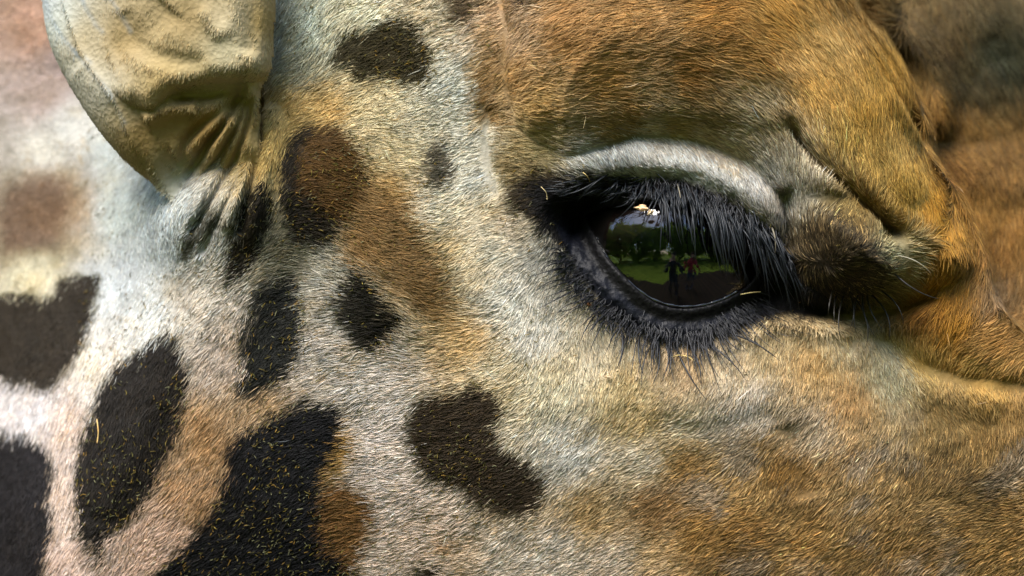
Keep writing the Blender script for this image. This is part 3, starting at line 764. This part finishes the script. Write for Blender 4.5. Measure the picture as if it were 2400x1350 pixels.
# ------------------------------------------------------------------ eye
def eye_local(x, y, h): return Vector(((x - 1200) * S, -h * S, -(y - 675) * S))
eye_c = eye_local(EYE_C[0], EYE_C[1], EYE_TOP - EYE_R)
def cap(name, radius, th0, th1, mat, parent, loc, squash=(1, 1), seg=96, rings_=24):
    """zone of a sphere about the viewing axis between two polar angles"""
    bm = bmesh.new(); rows = []
    for i in range(rings_ + 1):
        th = th0 + (th1 - th0) * i / rings_
        if th < 1e-6:
            rows.append([bm.verts.new((0, -radius, 0))]); continue
        row = []
        for k in range(seg):
            a = 2 * math.pi * k / seg
            sx = squash[0] * math.sin(th) * math.cos(a); sz = squash[1] * math.sin(th) * math.sin(a)
            row.append(bm.verts.new((radius * sx, -radius * math.sqrt(max(1 - sx * sx - sz * sz, 0)) if th <= math.pi / 2 else radius * math.sqrt(max(1 - sx * sx - sz * sz, 0)), radius * sz)))
        rows.append(row)
    for a, b in zip(rows, rows[1:]):
        for k in range(seg):
            if len(a) == 1: bm.faces.new((a[0], b[k], b[(k + 1) % seg]))
            elif len(b) == 1: bm.faces.new((a[k], b[0], a[(k + 1) % seg]))
            else: bm.faces.new((a[k], b[k], b[(k + 1) % seg], a[(k + 1) % seg]))
    bmesh.ops.recalc_face_normals(bm, faces=bm.faces)
    me = bpy.data.meshes.new(name); bm.to_mesh(me); bm.free()
    for p in me.polygons: p.use_smooth = True
    me.materials.append(mat)
    o = link(bpy.data.objects.new(name, me), parent); o.location = loc
    return o
M_SCL = plain_mat('eye_white_dark', '#1a120d', .5, .2)
m, n, l, b = new_mat('iris_brown')
tc = n.new('ShaderNodeTexCoord'); sx = n.new('ShaderNodeSeparateXYZ'); l.new(tc.outputs['Object'], sx.inputs[0])
at2 = n.new('ShaderNodeMath'); at2.operation = 'ARCTAN2'; l.new(sx.outputs['X'], at2.inputs[0]); l.new(sx.outputs['Z'], at2.inputs[1])
no = n.new('ShaderNodeTexNoise'); no.noise_dimensions = '1D'; no.inputs['Scale'].default_value = 16; no.inputs['Detail'].default_value = 3
l.new(at2.outputs[0], no.inputs['W'])
cr = n.new('ShaderNodeValToRGB'); cr.color_ramp.elements[0].position = .35; cr.color_ramp.elements[1].position = .72
cr.color_ramp.elements[0].color = (*C('1a100c'), 1); cr.color_ramp.elements[1].color = (*C('2c1c15'), 1)
l.new(no.outputs['Fac'], cr.inputs['Fac']); l.new(cr.outputs[0], b.inputs['Base Color']); b.inputs['Roughness'].default_value = .6; b.inputs['Specular IOR Level'].default_value = .1
M_IRIS = m
M_PUPIL = plain_mat('pupil_black', '#050507', .6, .1)
m = bpy.data.materials.new('cornea_clear'); m.use_nodes = True; n, l = m.node_tree.nodes, m.node_tree.links
n.remove(n['Principled BSDF'])
tr = n.new('ShaderNodeBsdfTransparent'); gl = n.new('ShaderNodeBsdfGlossy'); gl.inputs['Roughness'].default_value = 0.012
fr = n.new('ShaderNodeFresnel'); fr.inputs['IOR'].default_value = 1.75; mx = n.new('ShaderNodeMixShader')
tc = n.new('ShaderNodeTexCoord'); no = n.new('ShaderNodeTexNoise'); no.inputs['Scale'].default_value = 160; no.inputs['Detail'].default_value = 3
bu = n.new('ShaderNodeBump'); bu.inputs['Strength'].default_value = .16; bu.inputs['Distance'].default_value = .001
l.new(tc.outputs['Object'], no.inputs['Vector']); l.new(no.outputs['Fac'], bu.inputs['Height']); l.new(bu.outputs[0], gl.inputs['Normal'])
l.new(fr.outputs[0], mx.inputs[0]); l.new(tr.outputs[0], mx.inputs[1]); l.new(gl.outputs[0], mx.inputs[2]); l.new(mx.outputs[0], n['Material Output'].inputs[0])
M_CORNEA = m
RE = EYE_R * S
eyeball = cap('eyeball', RE * .985, 0, math.pi * .5, M_SCL, giraffe, eye_c)
cap('iris', RE * .988, R_(14), R_(43), M_IRIS, eyeball, (0, 0, 0))
cap('pupil', RE * .9885, 0, R_(26), M_PUPIL, eyeball, (0, 0, 0), (1, .62))
cap('cornea', RE, 0, math.pi * .5, M_CORNEA, eyeball, (0, 0, 0), rings_=40)

# wet line where the lower lid meets the eyeball
def tube(name, pts, radii, mat, parent=None, sides=7):
    bm = bmesh.new(); rows = []
    for i, p in enumerate(pts):
        a = pts[max(i - 1, 0)]; c = pts[min(i + 1, len(pts) - 1)]
        q = (Vector(c) - Vector(a)).to_track_quat('Z', 'Y')
        rows.append([bm.verts.new(Vector(p) + q @ Vector((radii[i] * math.cos(2 * math.pi * k / sides), radii[i] * math.sin(2 * math.pi * k / sides), 0))) for k in range(sides)])
    for a, c in zip(rows, rows[1:]):
        for k in range(sides): bm.faces.new((a[k], a[(k + 1) % sides], c[(k + 1) % sides], c[k]))
    bm.faces.new(rows[0]); bm.faces.new(rows[-1])
    bmesh.ops.recalc_face_normals(bm, faces=bm.faces)
    me = bpy.data.meshes.new(name); bm.to_mesh(me); bm.free()
    for p in me.polygons: p.use_smooth = True
    me.materials.append(mat)
    return link(bpy.data.objects.new(name, me), parent)
def on_sphere(x, y, up=0.0):
    d = min(math.hypot(x - EYE_C[0], y - EYE_C[1]), 250)
    return EYE_TOP - EYE_R + math.sqrt(EYE_R ** 2 - d * d) + up
wet = smooth_poly([(1392, 548), (1428, 612), (1474, 660), (1526, 699), (1582, 717), (1640, 716), (1692, 702), (1730, 682)], 6, False)
M_WET = plain_mat('tear_film', '#1b1a1a', .05, .9)
tube('tear_line', [eye_local(x, y, on_sphere(x, y, 1.0)) for x, y in wet], [(3.2 + 1.2 * math.sin(i * 1.7)) * S for i in range(len(wet))], M_WET, giraffe)

# ------------------------------------------------------------------ lashes and whiskers
def strands(name, specs, mat, parent, npts=8):
    """specs: (root xyh, tip xyh, bulge toward viewer, sideways bend, radius, colour) in sheet units"""
    Pl, Rl, Cl = [], [], []
    s = np.linspace(0, 1, npts)
    for a, b_, bul, bend, rd, c in specs:
        a = np.array(a, float); b_ = np.array(b_, float)
        d = b_ - a; nrm = np.array([-d[1], d[0], 0]); nrm /= (np.linalg.norm(nrm) + 1e-6)
        p = a[None] + s[:, None] * d[None]
        p[:, 2] += bul * 4 * s * (1 - s)
        p += (bend * 4 * s * (1 - s))[:, None] * nrm[None]
        Pl.append(np.stack([(p[:, 0] - 1200) * S, -p[:, 2] * S, -(p[:, 1] - 675) * S], -1))
        Rl.append(rd * (1 - 0.85 * s ** 1.6) * S); Cl.append(c)
    return tag(hair_object(name, np.array(Pl), np.array(Rl), np.array(Cl), mat, parent), kind='stuff')
def Hat(x, y): return float(L.at(H, np.array([float(x)]), np.array([float(y)]))[0])
r = random.Random(5)
lash_line = smooth_poly([(1340, 438), (1420, 432), (1500, 428), (1590, 438), (1680, 466), (1760, 512), (1815, 560), (1848, 606)], 8, False)
tipd = [(0, -120, 16), (.12, -105, 28), (.25, -40, 62), (.38, 10, 112), (.5, 26, 132), (.62, 30, 150), (.75, 40, 150), (.87, 50, 125), (1, 55, 90)]
up = []
lp = np.array(lash_line)
for g in range(105):
    t = r.random() ** 0.8
    k = t * (len(lp) - 1); i = min(int(k), len(lp) - 2); f = k - i
    bx, by = lp[i] * (1 - f) + lp[i + 1] * f
    tx = np.interp(t, [q[0] for q in tipd], [q[1] for q in tipd]); ty = np.interp(t, [q[0] for q in tipd], [q[2] for q in tipd])
    ln = r.uniform(.5, 1.05)
    gx, gy = bx + tx * ln + r.gauss(0, 14), by + ty * ln + r.gauss(0, 8)
    for _ in range(r.choice((2, 2, 3, 4))):
        rx, ry = bx + r.gauss(0, 9), by + r.gauss(0, 7) + r.uniform(-8, 22)
        sp = r.uniform(.75, 1.1)
        ex, ey = rx + (gx - rx) * sp + r.gauss(0, 5), ry + (gy - ry) * sp + r.gauss(0, 4)
        h0 = Hat(rx, ry) - 2
        tone = r.uniform(.6, 1.5)
        c = np.array([.012, .014, .017]) * tone if r.random() > .035 else np.array([.16, .14, .10])
        up.append(((rx, ry, h0), (ex, ey, max(h0 - 18, on_sphere(ex, ey, 26)) + r.uniform(0, 26)), r.uniform(18, 40), r.gauss(0, 7), r.uniform(1.2, 2.0), c))
for g in range(34):     # longer single lashes
    t = r.uniform(.34, .95); k = t * (len(lp) - 1); i = min(int(k), len(lp) - 2); f = k - i
    bx, by = lp[i] * (1 - f) + lp[i + 1] * f
    tx = np.interp(t, [q[0] for q in tipd], [q[1] for q in tipd]); ty = np.interp(t, [q[0] for q in tipd], [q[2] for q in tipd])
    ln = r.uniform(1.0, 1.3); ex, ey = bx + tx * ln + r.gauss(0, 12), by + 14 + ty * ln
    h0 = Hat(bx, by + 14) - 2
    up.append(((bx, by + 14, h0), (ex, ey, max(h0 - 10, on_sphere(ex, ey, 34)) + r.uniform(0, 24)), r.uniform(26, 46), r.gauss(0, 10), r.uniform(1.9, 2.6), np.array([.012, .014, .017])))
strands('upper_lashes', up, M_LASH, giraffe)
# coarse black hair of the lid margin, lying to the back
mg = []
for _ in range(520):
    t = r.random(); k = t * (len(lp) - 1); i = min(int(k), len(lp) - 2); f = k - i
    bx, by = lp[i] * (1 - f) + lp[i + 1] * f
    bx += r.gauss(0, 10); by += r.uniform(-16, 26)
    if t < .3: dx, dy = -r.uniform(30, 60), r.uniform(-8, 16)
    else: dx, dy = r.uniform(-14, 14), r.uniform(14, 34)
    h0 = Hat(bx, by)
    mg.append(((bx, by, h0 - 1), (bx + dx, by + dy, max(Hat(bx + dx, by + dy), h0 - 20) + r.uniform(6, 18)), r.uniform(4, 10), r.gauss(0, 4), r.uniform(1.0, 1.6), np.array([.016, .016, .018]) * r.uniform(.6, 1.8)))
strands('lid_margin_hair', mg, M_LASH, giraffe, 5)
# lower lashes
low_line = smooth_poly([(1318, 600), (1352, 672), (1400, 722), (1460, 762), (1530, 788), (1600, 796), (1670, 780), (1730, 750), (1790, 730)], 6, False)
ld = [(0, -60, 20), (.2, -75, 40), (.4, -25, 85), (.55, -8, 110), (.7, 25, 120), (.85, 75, 95), (1, 100, 50)]
lq = np.array(low_line); lo = []
for g in range(150):
    t = r.random(); k = t * (len(lq) - 1); i = min(int(k), len(lq) - 2); f = k - i
    bx, by = lq[i] * (1 - f) + lq[i + 1] * f
    bx += r.gauss(0, 6); by += r.uniform(-26, 8)
    ln = r.uniform(.25, .8) if r.random() < .6 else r.uniform(.8, 1.3)
    tx = np.interp(t, [q[0] for q in ld], [q[1] for q in ld]) * ln + r.gauss(0, 14); ty = np.interp(t, [q[0] for q in ld], [q[2] for q in ld]) * ln
    h0 = Hat(bx, by); ht = Hat(bx + tx, by + ty)
    lo.append(((bx, by, h0 - 2), (bx + tx, by + ty, max(ht, h0) + r.uniform(14, 40)), r.uniform(6, 18), r.gauss(0, 7) + 5, r.uniform(1.2, 2.2), np.array([.012, .012, .014])))
for (a, b_) in (((1580, 800), (1655, 938)), ((1560, 800), (1562, 880)), ((1500, 785), (1508, 880)), ((1455, 770), (1440, 870)), ((1640, 795), (1745, 890)), ((1690, 775), (1825, 845)), ((1610, 800), (1640, 905)), ((1540, 795), (1528, 900))):
    h0 = Hat(*a); lo.append(((*a, h0 - 2), (*b_, Hat(*b_) + 34), 14, r.choice((-10, 8)), 2.8, np.array([.012, .012, .014])))
strands('lower_lashes', lo, M_LASH, giraffe)
dk = []
for g in range(800):   # short black hair along the outer edge of the lower lid
    t = r.random(); k = t * (len(lq) - 1); i = min(int(k), len(lq) - 2); f = k - i
    bx, by = lq[i] * (1 - f) + lq[i + 1] * f
    bx += r.gauss(4, 10); by += r.gauss(-14, 13)
    tx = np.interp(t, [q[0] for q in ld], [q[1] for q in ld]) * .25 + r.gauss(0, 6); ty = np.interp(t, [q[0] for q in ld], [q[2] for q in ld]) * .25 + r.gauss(0, 4)
    h0 = Hat(bx, by)
    dk.append(((bx, by, h0 - 1), (bx + tx, by + ty, max(Hat(bx + tx, by + ty), h0) + r.uniform(4, 12)), r.uniform(2, 7), r.gauss(0, 3), r.uniform(.9, 1.4), np.array([.016, .016, .018]) * r.uniform(.6, 1.8)))
strands('lower_lid_hair', dk, M_LASH, giraffe, 5)
wk = []
for (a, b_, be) in (((1978, 690), (1965, 800), 12), ((2000, 695), (2022, 815), -14), ((2010, 690), (2000, 780), 10), ((2040, 690), (2075, 800), -16), ((2030, 690), (2060, 770), 9), ((1990, 690), (1985, 770), -7),
                    ((2060, 680), (2110, 760), -10), ((1960, 690), (1950, 760), 6), ((2020, 690), (2045, 790), 12), ((2085, 640), (2190, 700), 10), ((1950, 680), (1935, 740), 5)):
    wk.append(((*a, Hat(*a) - 4), (*b_, max(Hat(*b_), 20) + 60), 30, be, 2.3, np.array([.02, .017, .014])))
for (a, b_, be) in (((2090, 600), (2165, 640), -8),):
    wk.append(((*a, Hat(*a) - 2), (*b_, Hat(*a) + 20), 14, be, 1.0, np.array([.3, .27, .2])))
strands('whiskers', wk, M_LASH, giraffe)

# ------------------------------------------------------------------ hay dust, straws and crumbs caught in the coat
def hay(n, box, reject, seed, clen=(4, 10)):
    q = np.random.default_rng(seed)
    x = q.uniform(box[0], box[1], n); y = q.uniform(box[2], box[3], n)
    k = q.random(n) > reject(x, y); x, y = x[k], y[k]; n = len(x)
    h = L.at(H, x, y) + L.at(LF, x, y) * q.uniform(.08, .22, n)
    fd = L.at(DF, x, y)
    a = np.arctan2(fd[:, 1], fd[:, 0]) + q.normal(0, .8, n); ln = q.uniform(*clen, n) * q.choice([1, 1, 1, 1.6], n); be = q.normal(0, .1, n) * ln
    s = np.linspace(-.5, .5, 4)
    gx, gy = L.at(HX, x, y), L.at(HY, x, y)
    dx = np.cos(a)[:, None] * s * ln[:, None] - np.sin(a)[:, None] * be[:, None] * (s ** 2 * 4)
    dy = np.sin(a)[:, None] * s * ln[:, None] + np.cos(a)[:, None] * be[:, None] * (s ** 2 * 4)
    px = x[:, None] + dx; py = y[:, None] + dy; ph = h[:, None] + gx[:, None] * dx + gy[:, None] * dy + q.normal(0, 1.5, px.shape)
    P = np.stack([(px - 1200) * S, -ph * S, -(py - 675) * S], -1)
    pal = np.array([C('8f7f34'), C('a89248'), C('6f6a30'), C('b08a3c'), C('9c9a70')])
    c = pal[q.integers(0, 5, n)] * q.uniform(.15, .6, (n, 1))
    Rd = q.uniform(0.5, 0.95, n)[:, None] * np.array([.7, 1, 1, .5])[None] * S
    return P, Rd, c
def rej_hay(x, y):
    d_ = L.at(DARK, x, y); e = L.at(E, x, y)
    p = np.where(d_ > .5, 0.35, np.where(x < 1300, 0.8, 0.88))
    p = np.where((x > 1560) & (d_ <= .5), 0.985, p)
    p = np.where((x > 1780) & (y < 760), 0.995, p)
    p = 1 - (1 - p) * np.clip(0.55 + 3.0 * fbm(x, y, 110, 7), 0.05, 1)
    return np.where((e < 110) | (x < 150) | (x > 2100), np.where((e > 60) & (x > 150) & (x < 2100), .93, 1.0), p)
P, Rd, c = hay(34000, (0, 2100, -10, 1360), rej_hay, 404)
hd = hair_object('hay_dust', P, Rd, c, M_FUR)
hd.location = giraffe.location
tag(hd, 'yellow-green hay dust sprinkled over the dark coat patches', 'hay dust', kind='stuff')

def crumb(x, y, size, hexs, label, h_up=14, seed=1, stretch=(1, 1, 1), h=None):
    q = random.Random(seed)
    bm = bmesh.new(); bmesh.ops.create_icosphere(bm, subdivisions=2, radius=1)
    ph = [q.uniform(0, 6) for _ in range(6)]
    for v in bm.verts:
        c_ = v.co
        k = 1 + .3 * math.sin(3 * c_.x + ph[0]) * math.sin(3 * c_.y + ph[1]) + .22 * math.sin(5 * c_.z + ph[2]) + .15 * math.sin(7 * c_.x + ph[3]) + q.uniform(-.12, .12)
        v.co = Vector((c_.x * stretch[0], c_.y * stretch[1], c_.z * stretch[2])) * k * size * S
    me = bpy.data.meshes.new('crumb'); bm.to_mesh(me); bm.free()
    me.materials.append(plain_mat('crumb_dry', hexs, .85, .2, 900, '#d8c6a4' if hexs != '#6b4526' else '#3f2614'))
    o = link(bpy.data.objects.new('crumb', me))
    hh = (Hat(x, y) if h is None else h) + h_up
    o.location = giraffe.location + eye_local(x, y, hh); o.rotation_euler = (0, q.uniform(-.6, .6), 0)
    return tag(o, label, 'crumb')
GC = 'food crumbs caught on the face'
for a in ((1503, 489, 11, '#d0905a', 'orange-white flake of food hanging in the upper eyelashes over the eye', 0, 3, (1.25, .6, .7), on_sphere(1503, 489, 60)),
          (1523, 499, 8, '#cfa77e', 'small pale flake beside the orange one in the upper eyelashes', 0, 4, (1, .7, .7), on_sphere(1523, 499, 58)),
          (1381, 713, 5, '#6b4526', 'round dark brown crumb at the lower left rim of the eyelid', 8, 5, (1, .8, 1), None),
          (1425, 882, 5, '#8a5a2a', 'rusty brown crumb cluster on pale fur below the eye', 12, 6, (1.6, .6, .9), None),
          (1494, 880, 4, '#8a5a2a', 'small brown crumb just right of the rusty cluster below the eye', 12, 7, (.9, .6, 1.2), None),
          (1446, 868, 4, '#9a6a34', 'tiny tan crumb between the two brown ones below the eye', 12, 8, (1, .6, .8), None)):
    tag(crumb(*a[:5], a[5], a[6], a[7], a[8]), group=GC)

def straw(pts, rad, hexs, label, up=16):
    sp = smooth_poly(pts, 6, False)
    base = eye_local(sp[0][0], sp[0][1], Hat(*sp[0]) + up)
    P = [eye_local(x, y, Hat(x, y) + up + 4 * math.sin(i * .5)) - base for i, (x, y) in enumerate(sp)]
    o = tube('straw', P, [rad * S * (1 - .4 * abs(2 * i / (len(P) - 1) - 1)) for i in range(len(P))], plain_mat('straw_dry', hexs, .6, .3, 300, '#e0c88a'), None, 6)
    o.location = giraffe.location + base
    return tag(o, label, 'straw', 'straws caught in the coat')
straw([(219, 985), (224, 1012), (222, 1040)], 1.5, '#b9822e', 'short orange straw on the long dark patch of the jaw')
straw([(1568, 838), (1590, 832), (1612, 836), (1628, 848)], 1.1, '#b89a4a', 'golden curved straw lying under the lower lashes')
straw([(1365, 405), (1378, 418), (1386, 438)], 1.0, '#b89a4a', 'curved straw in black hair at the upper lid')
straw([(1268, 438), (1280, 452), (1282, 468)], 0.9, '#c0b090', 'pale thin straw at the dark corner left of the eye')
straw([(1735, 690), (1760, 686), (1785, 684)], 1.4, '#b3a06a', 'straight straw lying in the dark corner right of the eye', 40)
